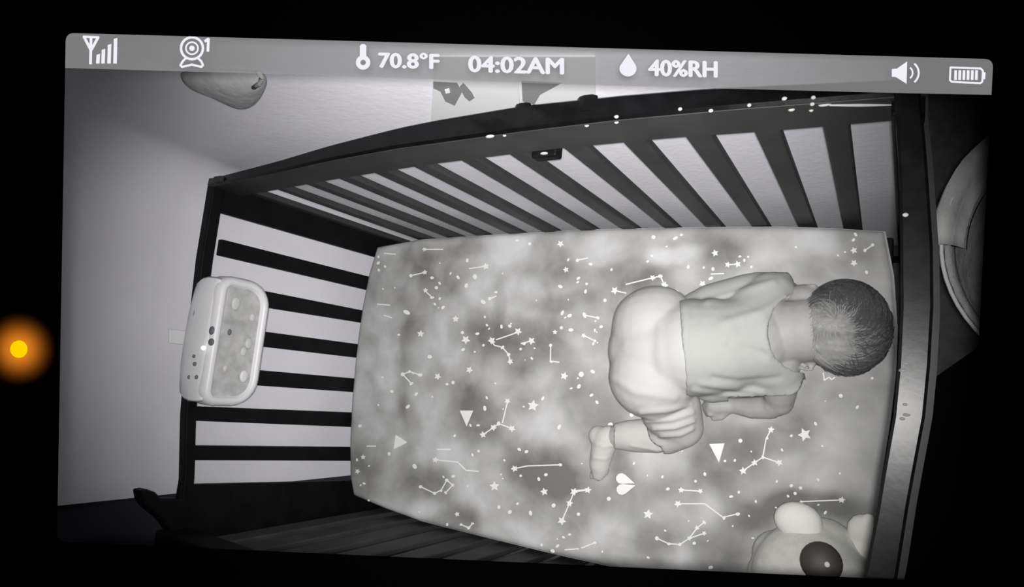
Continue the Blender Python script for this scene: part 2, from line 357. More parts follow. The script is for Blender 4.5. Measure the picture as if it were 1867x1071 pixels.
# printed stars, dots, lines, hearts: flat print lying on the cloth
M_star = mat('white_print', (.82, .82, .80), .85, .1)
pb = [None]
def P(x, y, k=0):
    p = mz(x, y); return Vector((p[0], p[1], ZM + sheet_h(p[0], p[1]) + .0011 + k * .0003))
def poly(pts, k=0):
    vs = [pb[0].verts.new(P(x, y, k)) for x, y in pts]
    try: pb[0].faces.new(vs)
    except ValueError: pass
def dot(x, y, r=4, n=10):
    e, a = random.uniform(.75, 1.35), random.uniform(0, 3.14); pts = []
    for i in range(n):
        u, v = r * e * math.cos(2 * math.pi * i / n), r / e * math.sin(2 * math.pi * i / n)
        pts.append((x + u * math.cos(a) - v * math.sin(a), y + u * math.sin(a) + v * math.cos(a)))
    poly(pts)
def star(x, y, r=8, a=None):
    a = random.uniform(0, 6.28) if a is None else a
    pts = [(x + (r if i % 2 == 0 else r * .5) * math.cos(a + math.pi * i / 5), y + (r if i % 2 == 0 else r * .5) * math.sin(a + math.pi * i / 5)) for i in range(10)]
    vc = pb[0].verts.new(P(x, y)); vs = [pb[0].verts.new(P(*p)) for p in pts]
    for i in range(10): pb[0].faces.new((vc, vs[i], vs[(i + 1) % 10]))
def line(*pts, wd=2.2):
    for (x0, y0), (x1, y1) in zip(pts, pts[1:]):
        L = math.hypot(x1 - x0, y1 - y0) or 1; nx, ny = -(y1 - y0) / L * wd / 2, (x1 - x0) / L * wd / 2
        k = max(1, int(L / 12))
        for i in range(k):
            a, b = i / k, (i + 1) / k
            poly([(x0 + (x1 - x0) * a + nx, y0 + (y1 - y0) * a + ny), (x0 + (x1 - x0) * b + nx, y0 + (y1 - y0) * b + ny),
                  (x0 + (x1 - x0) * b - nx, y0 + (y1 - y0) * b - ny), (x0 + (x1 - x0) * a - nx, y0 + (y1 - y0) * a - ny)], -1)
STARS = [(886, 486), (831, 582), (850, 620, 10), (898, 622), (775, 497, 6), (767, 609), (1022, 445, 8), (1032, 492, 7), (1121, 530, 9), (945, 605, 9), (969, 622, 9), (897, 621), (856, 675, 8), (798, 687, 8),
         (881, 793, 8), (900, 780, 8), (652, 860, 6), (662, 834, 6), (794, 839, 7), (1029, 686, 9), (972, 740, 13), (925, 732, 7), (934, 782, 8), (938, 855, 8), (902, 887, 11), (993, 897, 9), (834, 938, 6),
         (1047, 897, 9), (1072, 894, 8), (1039, 918, 8), (1025, 950, 10), (1182, 938, 11), (1242, 894, 7), (1277, 896, 6), (1236, 919, 8), (1257, 982, 6), (1271, 963, 6), (1284, 973, 6), (1304, 462, 8), (1212, 521, 9), (1281, 518, 8),
         (1345, 482, 8), (1327, 483, 7), (1557, 457, 8), (1557, 480, 8), (1406, 784, 8), (1376, 844, 8), (1421, 844, 8), (1355, 859, 9), (1467, 793, 15), (1535, 912, 8), (1460, 890, 5), (1064, 612, 6), (1012, 606, 6), (776, 530, 6), (774, 455, 5), (1190, 507, 7), (931, 660, 7)]
def piece(name, fn):
    pb[0] = bmesh.new(); fn(); return obj(name, pb[0], M_star, sheet)
for s in STARS: piece('printed_star', lambda: star(s[0], s[1], (s[2] if len(s) > 2 else 8) * .85))
DOTS = [(852, 475, 5), (835, 506, 5), (850, 521, 6), (866, 505, 7), (904, 533, 4), (893, 545, 5), (881, 551, 7), (788, 507, 5), (802, 517, 4), (796, 525, 5), (788, 543, 5), (802, 545, 4), (793, 555, 4), (808, 561, 5), (844, 607, 5), (871, 609, 5),
        (882, 630, 4), (845, 638, 5), (866, 642, 3), (749, 503, 5), (742, 570, 8), (690, 480, 5), (784, 651, 6), (691, 493, 4), (943, 439, 4), (966, 445, 5), (1036, 474, 4), (1053, 475, 5), (1077, 482, 5), (1055, 508, 5), (1054, 515, 4), (1070, 518, 4),
        (1022, 523, 6), (1068, 532, 5), (1115, 492, 4), (1103, 548, 5), (1026, 571, 6), (1039, 576, 6), (1066, 575, 7), (1090, 580, 5), (1096, 596, 5), (1024, 598, 5), (1041, 602, 6), (1085, 622, 4), (1082, 627, 4), (1004, 630, 5), (1005, 660, 4), (915, 596, 5), (930, 595, 5), (956, 627, 5),
        (950, 637, 4), (917, 634, 5), (928, 647, 5), (970, 654, 4), (747, 678, 4), (735, 683, 6), (766, 684, 6), (750, 700, 5), (759, 719, 5), (815, 701, 4), (826, 698, 5), (744, 742, 6), (715, 714, 5), (884, 745, 6), (872, 776, 4), (858, 776, 4), (829, 795, 4), (909, 772, 5), (657, 777, 5), (651, 839, 4), (673, 850, 3), (664, 882, 4), (658, 885, 3),
        (710, 828, 5), (756, 851, 7), (873, 823, 4), (862, 830, 4), (1060, 683, 8), (1081, 678, 6), (1056, 705, 6), (1079, 721, 5), (1089, 734, 5), (990, 727, 5), (955, 742, 3), (910, 773, 5), (1020, 779, 6), (1113, 775, 7), (1152, 757, 6), (947, 820, 5), (960, 824, 5), (1022, 848, 5), (996, 866, 5), (983, 874, 5), (950, 868, 4),
        (767, 888, 5), (793, 900, 5), (805, 895, 4), (815, 876, 5), (826, 885, 5), (813, 899, 4), (827, 869, 5), (816, 957, 4), (841, 957, 4), (855, 963, 5), (862, 955, 4), (944, 919, 4), (910, 925, 5), (930, 934, 6), (968, 936, 6), (988, 994, 4), (1010, 922, 6), (1055, 938, 5), (1110, 910, 6), (1218, 892, 5), (1284, 953, 5), (1266, 991, 5), (1182, 1017, 4), (1296, 1035, 6),
        (1017, 996, 5), (1028, 980, 4), (1039, 975, 4), (1085, 990, 4), (1008, 1005, 6), (1333, 906, 5), (1285, 865, 5), (1192, 433, 6), (1232, 435, 6), (1243, 429, 4), (1189, 467, 4), (1181, 477, 4), (1204, 504, 6), (1235, 533, 5), (1296, 508, 6), (1300, 491, 5), (1357, 475, 4), (1349, 468, 4), (1556, 438, 5), (1560, 428, 5), (1577, 457, 5), (1591, 447, 5), (1528, 466, 3), (1580, 497, 5), (1370, 487, 4), (1255, 487, 5),
        (1399, 799, 4), (1391, 834, 5), (1443, 795, 4), (1487, 773, 5), (1426, 821, 4), (1350, 804, 6), (1322, 841, 4), (1340, 840, 4), (1533, 722, 6), (1563, 743, 5), (1505, 935, 5), (1443, 886, 5), (1437, 905, 4), (1450, 900, 5), (1461, 916, 5), (1347, 898, 4), (1320, 945, 5), (1345, 938, 6), (1415, 926, 3), (1378, 915, 4), (1590, 690, 4), (1240, 993, 5), (1220, 992, 5), (1198, 982, 6), (1208, 870, 4), (1268, 878, 4)]
pb[0] = dots = bmesh.new()
for d_ in DOTS: dot(d_[0], d_[1], d_[2] * .62)
for L_ in [[(774, 530), (790, 544)], [(749, 503), (775, 497)], [(770, 455), (808, 455)], [(688, 555), (712, 557)], [(855, 490), (886, 486)], [(1056, 474), (1072, 471)], [(1066, 575), (1090, 580)], [(1064, 612), (1085, 622)], [(1141, 519), (1190, 507), (1204, 504), (1212, 521)], [(1121, 530), (1142, 535)],
           [(1004, 630), (1004, 659), (1020, 661)], [(905, 620), (943, 607)], [(897, 621), (902, 630), (917, 634), (928, 647), (931, 660)], [(950, 627), (969, 622)], [(735, 683), (747, 678), (766, 684)], [(735, 683), (750, 700)], [(668, 814), (686, 814)], [(797, 820), (822, 820)],
           [(794, 839), (835, 843), (850, 858), (873, 860)], [(767, 888), (793, 900), (805, 894), (815, 876)], [(815, 876), (826, 885), (813, 899)], [(925, 732), (916, 772)], [(881, 793), (900, 780), (910, 773), (934, 782)], [(938, 855), (962, 850), (1022, 848)], [(1047, 897), (1072, 894)], [(1047, 897), (1039, 918), (1025, 950)],
           [(1242, 894), (1277, 896)], [(1236, 919), (1285, 919), (1318, 944), (1347, 937)], [(1198, 982), (1220, 992), (1240, 993), (1257, 982), (1271, 963), (1284, 953)], [(1257, 982), (1284, 973)], [(1030, 1003), (1056, 1001)], [(1060, 1000), (1085, 990)], [(1406, 784), (1397, 800), (1391, 834), (1421, 844)], [(1391, 834), (1376, 844), (1355, 859)],
           [(1461, 915), (1535, 912)], [(1577, 457), (1591, 447)], [(1327, 483), (1345, 482)], [(841, 957), (855, 963), (862, 955)], [(1501, 680), (1503, 694), (1512, 688), (1516, 693), (1523, 688)], [(905, 540), (893, 545)], [(1050, 895), (1075, 893)], [(700, 462), (722, 464)], [(700, 575), (715, 580)], [(1296, 500), (1320, 499)]]:
    piece('printed_line', lambda: line(*L_))
for T_ in [[(838, 749), (863, 749), (851, 778)], [(722, 793), (743, 807), (718, 820)], [(1293, 810), (1321, 809), (1311, 844)]]: piece('printed_triangle', lambda: poly(T_))
pb[0] = heart = bmesh.new()
for hx, hy in ((1133, 873), (1134, 893)):      # heart
    a = math.atan2(884 - hy, 1164 - hx)
    poly([(hx + math.cos(a + t) * (26 if t == 0 else 10), hy + math.sin(a + t) * (26 if t == 0 else 10)) for t in (0, 1.1, 1.8, 2.5, 3.14, 3.8, 4.5, 5.2)])
obj('printed_heart', heart, M_star, sheet); pb[0] = dots
for _ in range(90):
    x, y = random.uniform(670, 1600), random.uniform(450, 1030)
    if y > 905 + (x - 640) * .26: continue
    dot(x, y, random.uniform(1.3, 2.6), 6)
obj('printed_dots', dots, M_star, sheet)['kind'] = 'stuff'

# ------------------------------------------------------------------ blobby solids for the child and the toys
def spheres(chain, step=.35):
    """chain of (pos, radius) -> overlapping spheres along the tapered segments"""
    out = []
    for (p, r), (q_, s) in zip(chain, chain[1:]):
        p, q_ = np.array(p), np.array(q_); L = np.linalg.norm(q_ - p); n = max(1, int(L / (step * min(r, s))))
        for i in range(n): out.append((p + (q_ - p) * i / n, r + (s - r) * i / n))
    out.append((np.array(chain[-1][0]), chain[-1][1])); return out
def fuse(prims, voxel, smooth=4, factor=.5):
    """prims: (centre, radius or (rx,ry,rz), [rotation matrix]) fused into one skin"""
    bm = bmesh.new()
    for pr in prims:
        c, r = pr[0], pr[1]; rot = pr[2] if len(pr) > 2 else None
        g = bmesh.ops.create_icosphere(bm, subdivisions=3 if np.max(r) > .03 else 2, radius=1)
        for v in g['verts']:
            q_ = Vector((v.co.x * r[0], v.co.y * r[1], v.co.z * r[2])) if isinstance(r, (tuple, list)) else v.co * r
            if rot: q_ = rot @ q_
            v.co = Vector(c) + q_
    me = bpy.data.meshes.new('tmp'); bm.to_mesh(me); bm.free()
    o = bpy.data.objects.new('tmp', me); COL.objects.link(o)
    md = o.modifiers.new('r', 'REMESH'); md.mode = 'VOXEL'; md.voxel_size = voxel
    ms = o.modifiers.new('s', 'SMOOTH'); ms.iterations = smooth; ms.factor = factor
    dg = bpy.context.evaluated_depsgraph_get()
    out = bpy.data.meshes.new_from_object(o.evaluated_get(dg)); bpy.data.objects.remove(o); return out
def B(x, y, dz, rpx):
    """a ball seen at picture point x, y with its centre dz above the mattress and a radius in picture pixels"""
    p = mz(x, y, dz); return (p, rpx * proj(p)[2] / F)

# ------------------------------------------------------------------ the child
person = thing('person', 'small child asleep face down with knees tucked, pale shirt and trousers', 'person', tuple(mz(1330, 660)))
M_skin = mat('skin', (.35, .346, .338), .6, .3, var=(25, .05))
M_shirt = mat('pale_cotton', (.385, .388, .375), .85, .15, bump=(500, .05))
M_pants = mat('white_cotton', (.47, .47, .458), .85, .15, bump=(500, .05))
torso = [B(1205, 640, .115, 84), B(1262, 634, .13, 82), B(1320, 630, .125, 76), B(1375, 620, .105, 74), B(1412, 610, .09, 66)]
thighN = [B(1195, 690, .10, 58), B(1222, 745, .075, 48), B(1243, 778, .05, 34)]
shinN = [B(1240, 785, .045, 28), B(1195, 795, .038, 30), B(1150, 795, .034, 27), B(1112, 797, .032, 20)]
thighF = [B(1195, 598, .10, 54), B(1232, 590, .07, 42), B(1255, 585, .045, 32)]
shinF = [B(1255, 585, .04, 27), B(1215, 590, .03, 25), B(1180, 600, .03, 18)]
armN = [B(1412, 668, .085, 46), B(1422, 700, .07, 34), B(1421, 732, .045, 28), B(1402, 743, .035, 24)]
foreN = [B(1402, 743, .035, 24), B(1372, 744, .028, 22), B(1338, 740, .022, 16)]
armF = [B(1405, 545, .085, 40), B(1412, 524, .07, 30), B(1440, 535, .035, 22), B(1490, 570, .025, 18), B(1530, 590, .02, 14)]
neck = [B(1405, 606, .085, 72), B(1440, 604, .095, 61), B(1490, 602, .095, 63)]
hc, hr = B(1541, 598, .092, 84)
# the skull: a little longer towards the crown, turned so that the face looks down
hx = Vector((1, .03, .1)).normalized(); hz = Vector((0, 0, 1)); hy = hz.cross(hx).normalized(); hz = hx.cross(hy)
HR = Matrix((hx, hy, hz)).transposed()
def H(a, b, c): return np.array(Vector(hc) + HR @ Vector((a, b, c)))
bodyp = []
for ch in (torso, thighN, shinN, thighF, shinF, armN, foreN, armF, neck): bodyp += [(p, r * .95) for p, r in spheres(ch)]
bodyp.append((hc, (hr * .86, hr * 1.0, hr * .92), HR))
bodyp.append((H(-.018, 0, -.02), (.055, .056, .06), HR))                       # cheeks and jaw, towards the sheet
bodyp += [(H(-.012, 0, -.082), .010), (H(-.004, 0, -.078), .008), (H(-.035, 0, -.074), (.012, .018, .006))]   # nose, lips
bodyp += [(H(-.004, .034, -.05), .026), (H(-.004, -.034, -.05), .026)]
for sgn, (ex_, ey_) in ((1, (1482, 528)), (-1, (1474, 669))):                   # ears
    e = B(ex_, ey_, .085, 13); p = e[0]
    for k in range(9):
        a = math.pi * (.1 + 1.6 * k / 8)
        bodyp.append((p + np.array([math.cos(a) * .009, sgn * (.002 + .005 * math.sin(a)), math.sin(a) * .010]), .0034))
    bodyp.append((p + np.array([.004, -sgn * .008, 0]), .010))
# near foot: heel, sole, toes
foot = [B(1106, 800, .032, 21), B(1098, 824, .027, 20), B(1093, 846, .021, 18), B(1093, 858, .016, 14)]
bodyp += [B(1466, 560, .075, 42), B(1478, 545, .07, 26)]
bodyp += spheres(foot); bodyp.append(B(1092, 795, .028, 18))
for k in range(5):
    bodyp += spheres([B(1081 + k * 6.5, 862 - abs(k - 1) * 1.5, .016, 5), B(1079 + k * 6.8, 872 - abs(k - 1) * 2.5, .014, 5.2 if k == 0 else 4)], .5)
ffoot = [B(1180, 590, .03, 16), B(1160, 600, .025, 16)]; bodyp += spheres(ffoot)
# near hand under the chest: palm, four curled fingers, thumb
bodyp += spheres([B(1338, 740, .022, 15), B(1318, 740, .022, 17), B(1303, 741, .020, 17)])
for k in range(4):
    y0 = 729 + k * 8.5; ln = (15, 19, 18, 13)[k]
    bodyp += spheres([B(1302, y0, .024, 5.2), B(1302 - ln * .6, y0 + 1, .026, 5), B(1302 - ln, y0 + 2, .014, 4.4), B(1302 - ln * .8, y0 + 2, .007, 4)], .5)
bodyp += spheres([B(1325, 752, .022, 7), B(1314, 762, .020, 6), B(1301, 764, .014, 5)], .5)
body = fuse(bodyp, .0032, 4)
obj('body', body, M_skin, person, True)

def cloth(prims, voxel, drop, folds, name, m, th=.0022):
    me = fuse(prims, voxel, 8)
    bm = bmesh.new(); bm.from_mesh(me)
    kill = [v for v in bm.verts if drop(*proj(v.co)[:2], v.co)]
    bmesh.ops.delete(bm, geom=kill, context='VERTS')
    for _ in range(6):                       # even out the hems
        mv = {}
        for v in bm.verts:
            if v.is_boundary:
                nb = [e.other_vert(v).co for e in v.link_edges if e.is_boundary]
                if len(nb) == 2: mv[v] = (nb[0] + nb[1]) * .25 + v.co * .5
        for v, c in mv.items(): v.co = c
    bm.normal_update(); mv = {}
    for v in bm.verts:                       # folds: ridges along polylines seen in the picture
        if v.normal.z < -.2: continue
        X, Y, _ = proj(v.co); hgt = 0
        for amp, wd, pts in folds:
            best = 1e9
            for (x0, y0), (x1, y1) in zip(pts, pts[1:]):
                L2 = (x1 - x0) ** 2 + (y1 - y0) ** 2; t = max(0, min(1, ((X - x0) * (x1 - x0) + (Y - y0) * (y1 - y0)) / L2))
                best = min(best, math.hypot(X - x0 - t * (x1 - x0), Y - y0 - t * (y1 - y0)))
            if best < 3 * wd: hgt += amp * math.exp(-(best / wd) ** 2)
        hgt += .0012 * noise.noise(v.co * 22)
        mv[v] = v.co + v.normal * hgt
    for v, c in mv.items(): v.co = c
    bm.to_mesh(me); bm.free()
    o = obj(name, me, m, person, True)
    md = o.modifiers.new('thick', 'SOLIDIFY'); md.thickness = th; md.offset = -1
    return o
pants_p = [(p, r * 1.05) for ch in (torso[:3], thighN, thighF) for p, r in spheres(ch)]
pants_p += [(B(1195, 600, .12, 80)), (B(1190, 685, .12, 80)), B(1180, 640, .115, 72)]
pants_p += [(p, r * 1.16) for p, r in spheres([thighN[1], thighN[2], B(1215, 789, .042, 34)])]
cloth(pants_p, .0045, lambda X, Y, c: X > 1290 and Y < 730 or (Y > 740 and X < 1188 + (Y - 770) * .35 and c.z < ZM + .075),
      [(.004, 5, [(1168, 752), (1215, 748), (1258, 738)]), (.0045, 5, [(1180, 768), (1225, 765), (1262, 752)]), (.0045, 4, [(1192, 782), (1230, 780), (1264, 768)]),
       (.004, 4, [(1205, 795), (1240, 793), (1262, 782)]), (.003, 8, [(1120, 690), (1160, 715), (1230, 725)]), (-.003, 10, [(1190, 600), (1188, 650), (1195, 690)])], 'trousers', M_pants)
M_sock = mat('pale_knit', (.52, .52, .50), .9, .1, bump=(400, .1))
cloth([(p, r * 1.07) for p, r in spheres(shinN)], .004, lambda X, Y, c: X < 1118, [(.002, 3, [(1150, 812), (1200, 822), (1240, 812)])], 'legging', M_sock)
cloth([(p, r * 1.12) for p, r in spheres(foot + [B(1091, 866, .015, 11)])] + [B(1092, 795, .028, 20), B(1112, 797, .032, 22)], .004, lambda X, Y, c: False, [(.002, 3, [(1080, 805), (1100, 815), (1120, 812)]), (.002, 3, [(1082, 835), (1105, 838)])], 'sock', M_sock)
shirt_p = [(p, r * 1.09) for p, r in spheres(torso[1:])]
shirt_p += [(p, r * 1.12) for p, r in spheres([torso[3], B(1405, 540, .09, 40), B(1415, 520, .075, 28)])]
shirt_p += [(p, r * 1.12) for p, r in spheres([torso[3], armN[0], armN[1], B(1432, 708, .065, 35)])]
shirt_p += spheres([B(1262, 584, .09, 46), B(1300, 562, .09, 45), B(1360, 535, .085, 36), B(1402, 518, .075, 26)]) + spheres([B(1300, 690, .09, 45), B(1370, 690, .08, 42), B(1425, 690, .075, 40)])
def shirt_drop(X, Y, c):
    if X < 1243 + 6 * math.sin(Y * .02): return True
    if math.hypot(X - 1474, (Y - 606) * .98) < 72: return True
    if X > 1432 and Y > 694 and math.hypot(X - 1432, Y - 694) > 32: return True
    return Y > 724 and X > 1330 or Y < 496
cloth(shirt_p, .0042, shirt_drop,
      [(.004, 9, [(1430, 545), (1390, 570), (1320, 590)]), (.004, 7, [(1410, 515), (1360, 530), (1290, 550)]), (-.004, 8, [(1330, 628), (1390, 645), (1440, 665)]),
       (.0035, 6, [(1280, 700), (1340, 708), (1390, 716)]), (.003, 5, [(1265, 712), (1320, 720), (1370, 722)]), (.003, 7, [(1398, 585), (1392, 612), (1405, 650)]), (.003, 8, [(1250, 560), (1250, 640), (1255, 700)]),
       (-.003, 6, [(1300, 690), (1350, 698), (1420, 690)])], 'shirt', M_shirt)

# hair: a cap over the skull plus fine strands swirling round the crown
M_hair = bpy.data.materials.new('hair'); M_hair.use_nodes = True
nt = M_hair.node_tree; bs = nt.nodes['Principled BSDF']; bs.inputs['Roughness'].default_value = .5; bs.inputs['Specular IOR Level'].default_value = .25
tc = nt.nodes.new('ShaderNodeTexCoord'); n1 = nt.nodes.new('ShaderNodeTexNoise'); n1.inputs['Scale'].default_value = 14; n1.inputs['Detail'].default_value = 4
mp = nt.nodes.new('ShaderNodeMapping'); mp.inputs['Scale'].default_value = (.5, 2.2, 1)
nt.links.new(tc.outputs['Object'], mp.inputs[0]); nt.links.new(mp.outputs[0], n1.inputs['Vector'])
cr = nt.nodes.new('ShaderNodeValToRGB'); nt.links.new(n1.outputs['Fac'], cr.inputs[0])
cr.color_ramp.elements[0].position = .36; cr.color_ramp.elements[1].position = .66
cr.color_ramp.elements[0].color = (.17, .17, .172, 1); cr.color_ramp.elements[1].color = (.44, .44, .435, 1)
nt.links.new(cr.outputs[0], bs.inputs['Base Color'])
at_ = nt.nodes.new('ShaderNodeAttribute'); at_.attribute_name = 'thin'
cr2 = nt.nodes.new('ShaderNodeValToRGB'); nt.links.new(at_.outputs['Fac'], cr2.inputs[0]); cr2.color_ramp.elements[0].color = (.35, .35, .35, 1); cr2.color_ramp.elements[1].color = (1.0, 1.0, 1.0, 1)
mx = nt.nodes.new('ShaderNodeMix'); mx.data_type = 'RGBA'; mx.blend_type = 'MULTIPLY'; mx.inputs[0].default_value = 1
nt.links.new(cr.outputs[0], mx.inputs[6]); nt.links.new(cr2.outputs[0], mx.inputs[7]); nt.links.new(mx.outputs[2], bs.inputs['Base Color'])
M_dhair = mat('dark_hair', (.075, .075, .077), .6, .12); M_lhair = mat('light_hair', (.32, .32, .315), .6, .12)
capp = [(hc, (hr * .915, hr * 1.045, hr * .975), HR)]
me = fuse(capp, .004, 3); bm = bmesh.new(); bm.from_mesh(me)
def bald(v):
    X, Y, _ = proj(v.co); l = HR.transposed() @ (v.co - Vector(hc))
    return l.z < -.035 or l.x < -.056 + .005 * math.sin(l.y * 90) + .010 * noise.noise(v.co * 60) or (l.z < .0 and l.x < -.02)
bmesh.ops.delete(bm, geom=[v for v in bm.verts if bald(v)], context='VERTS')
for v in bm.verts:
    d_ = (v.co - Vector(hc)).normalized(); v.co += d_ * (.0025 * noise.noise((v.co.x * 25, v.co.y * 90, v.co.z * 40)) + .002 * noise.noise(v.co * 160))
bm.to_mesh(me); bm.free()
thin = []
for v in me.vertices:
    X, Y, _ = proj(v.co); k = math.exp(-(((X - 1512) / 46) ** 2 + ((Y - 612) / 52) ** 2)) + .55 * max(0, min(1, (1500 - X) / 25))
    thin.append(min(1, k + .25 * noise.noise((v.co.x * 20, v.co.y * 60, 3))))
me.attributes.new('thin', 'FLOAT', 'POINT').data.foreach_set('value', thin)
cap = obj('hair', me, M_hair, person, True); cap.modifiers.new('thick', 'SOLIDIFY').thickness = .002
def strands(n, m, seed, region, r0=.0007):
    rnd = random.Random(seed); bm = bmesh.new(); crown = Vector((-.02, .012, 1)).normalized()
    u = crown.orthogonal().normalized(); v = crown.cross(u)
    for _ in range(n):
        th = rnd.uniform(0, 6.283); r = rnd.uniform(.05, 1.25); pts = []; wob = rnd.uniform(-.12, .12)
        for k in range(6):
            rr = r + k * .075; tt = th + .55 * rr + k * (.05 + wob)
            d_ = crown * math.cos(rr) + (u * math.cos(tt) + v * math.sin(tt)) * math.sin(rr)
            l = Vector((d_.x * hr * .915, d_.y * hr * 1.045, d_.z * hr * .975)) * (1.015 + .004 * math.sin(k + th * 5))
            if l.x < (-.060 if r0 > .0006 else -.050) or l.z < -.035: break
            pts.append(Vector(hc) + HR @ l)
        if len(pts) < 3: continue
        X, Y, _ = proj(pts[1])
        if not region(X, Y): continue
        tube(bm, pts, [r0 * (1 - .13 * k) for k in range(len(pts))], 4)
    o = obj('hair_strands', bm, m, cap, True); o['kind'] = 'stuff'; return o
strands(1300, M_dhair, 3, lambda X, Y: X > 1500 and math.hypot(X - 1512, (Y - 612) * .9) > 55)
strands(700, M_lhair, 5, lambda X, Y: math.hypot(X - 1518, (Y - 608) * .9) < 56 and random.random() < .5, .0005)

# ------------------------------------------------------------------ crib soother hung on the foot rail
M_dev = mat('white_plastic', (.80, .795, .81), .4, .45); M_win = mat('tank_window', (.50, .50, .50), .35, .5, var=(38, .22)); M_fig = mat('pale_figure', (.62, .62, .62), .5, .3); M_btn = mat('grey_button', (.16, .16, .19), .5, .3)
dz0, dz1 = zrel(.372), zrel(.512); dx0, dx1 = -1.385, -1.282
soother = thing('crib_soother', 'white rounded crib soother with a tank window hung on the foot rail', 'crib toy', (-1.33, .015, dz0))
def rounded(w, h, r, n=6, r2=None):
    pts = []; r2 = r2 or r                # r upper corners, r2 lower corners
    for cx, cy, a0, r in ((w - r, h - r, 0, r), (-w + r, h - r, 90, r), (-w + r2, -h + r2, 180, r2), (w - r2, -h + r2, 270, r2)):
        for k in range(n + 1):
            a = math.radians(a0 + 90 * k / n); pts.append((cx + r * math.cos(a), cy + r * math.sin(a)))
    return pts
yc, zc = .021, (dz0 + dz1) / 2; W2, H2 = .144, (dz1 - dz0) / 2
def ringat(x, ins, dz=0, r=.036): return [(x, yc + a, zc + dz + b) for a, b in rounded(W2 - ins, H2 - ins, max(r - ins, .005), 6, .062 - ins)]
# body: softly rounded shell, open front rim standing proud of the recessed window
bm = bmesh.new()
loft(bm, [ringat(XL + .004, .018), ringat(XL + .010, .005), ringat(XL + .028, 0), ringat(dx1 - .016, 0), ringat(dx1 - .004, .004), ringat(dx1, .011), ringat(dx1, .016), ringat(dx1 - .005, .021), ringat(dx1 - .012, .023)])
obj('shell', bm, M_dev, soother, True)
bm = bmesh.new(); vs = [bm.verts.new(p) for p in ringat(dx1 - .010, .0222)]; bm.faces.new(vs)
win = obj('tank_window', bm, M_win, soother)
for yy, zz, s, m_ in ((.085, .018, .011, M_fig), (.02, .024, .005, M_btn), (-.02, -.02, .008, M_fig), (-.075, -.030, .010, M_dev), (.06, -.03, .007, M_fig), (-.06, .02, .006, M_fig), (.0, -.03, .009, M_fig)):
    bm = bmesh.new(); bmesh.ops.create_uvsphere(bm, u_segments=14, v_segments=9, radius=1)
    for v in bm.verts: v.co = Vector((dx1 - .0098 + v.co.x * .004, yc + yy + v.co.y * s * 1.4, zc + zz + v.co.z * s))
    obj('sea_figure', bm, m_, win, True)
# control deck on the upper face: back hump, buttons, speaker dots, little light
bm = bmesh.new()
loft(bm, [[(x, yc + a * (W2 - ins), dz1 + z) for a, z in ((-.97, min(.002, h_ - .001)), (-.93, h_ + .001), (-.6, h_ + .005), (0, h_ + .006), (.6, h_ + .005), (.93, h_ + .001), (.97, min(.002, h_ - .001)))] for x, ins, h_ in ((-1.372, .075, -.002), (-1.370, .050, .002), (-1.365, .030, .004), (-1.357, .015, .006), (-1.345, .006, .006), (-1.325, .002, .003), (-1.305, .003, -.002), (-1.293, .006, -.008))])
deck = obj('control_deck', bm, M_dev, soother, True)
def ondeck(x, y): return atz(x, y, dz1 + .008)
for x, y, a, b in ((386, 603, .008, .012), (385, 624, .009, .010), (347, 613, .007, .008), (354, 650, .004, .005), (355, 664, .004, .006), (345, 688, .003, .006), (358, 688, .003, .006), (356, 572, .002, .016)):
    p = ondeck(x, y); bm = bmesh.new(); bmesh.ops.create_uvsphere(bm, u_segments=14, v_segments=8, radius=1)
    for v in bm.verts: v.co = Vector((p[0] + v.co.x * a, p[1] + v.co.y * b * .8, p[2] + v.co.z * .004))
    obj('button', bm, M_btn, deck, True)
p = ondeck(374, 635); bm = bmesh.new(); bmesh.ops.create_uvsphere(bm, u_segments=12, v_segments=8, radius=.005)
for v in bm.verts: v.co += Vector((p[0], p[1], p[2] + .004))
obj('indicator_light', bm, mat('indicator_glow', .9, emit=(1, 1, 1), es=1.2), deck, True)
q = [atx(x, y, -1.386) for x, y in ((306, 600), (345, 604), (345, 630), (306, 626))]
bm = bmesh.new(); hexa(bm, q, [v + [.005, 0, 0] for v in q]); bevel(obj('mounting_strap', bm, M_dev, soother), .002)

# ------------------------------------------------------------------ plush toy at the front of the mattress
M_fur = mat('cream_plush', (.58, .58, .55), .95, .05, bump=(260, .12), var=(60, .08)); M_fur2 = mat('white_plush', (.76, .76, .72), .95, .05, bump=(260, .15)); M_eye = mat('dark_felt', (.055, .05, .045), .5, .3)
plush = thing('plush_toy', 'cream plush animal with round ears and a large dark eye', 'plush toy', tuple(mz(1480, 1020)))
hb = B(1478, 1064, .085, 104)
pl = [(hb[0], (hb[1] * 1.0, hb[1] * 1.04, .085)), (B(1418, 1014, .065, 45)), (B(1408, 1050, .07, 44)), (B(1540, 1010, .06, 46)), B(1505, 998, .07, 52)]
obj('head_and_body', fuse(pl, .005, 8), M_fur, plush, True)
e1 = B(1455, 950, .105, 42)
obj('ear', fuse([(e1[0], (e1[1] * 1.0, e1[1] * .8, .026)), (e1[0] + np.array([.012, -.01, 0]), (.030, .026, .024))], .004, 4), M_fur2, plush, True)
e2 = B(1574, 968, .08, 26)
obj('ear', fuse([(e2[0], (.026, .028, .02)), (e2[0] + np.array([.008, .022, .008]), .010), (e2[0] + np.array([-.004, -.03, -.005]), .022)], .004, 3), M_fur2, plush, True)
ep = B(1497, 1022, .0, 36)
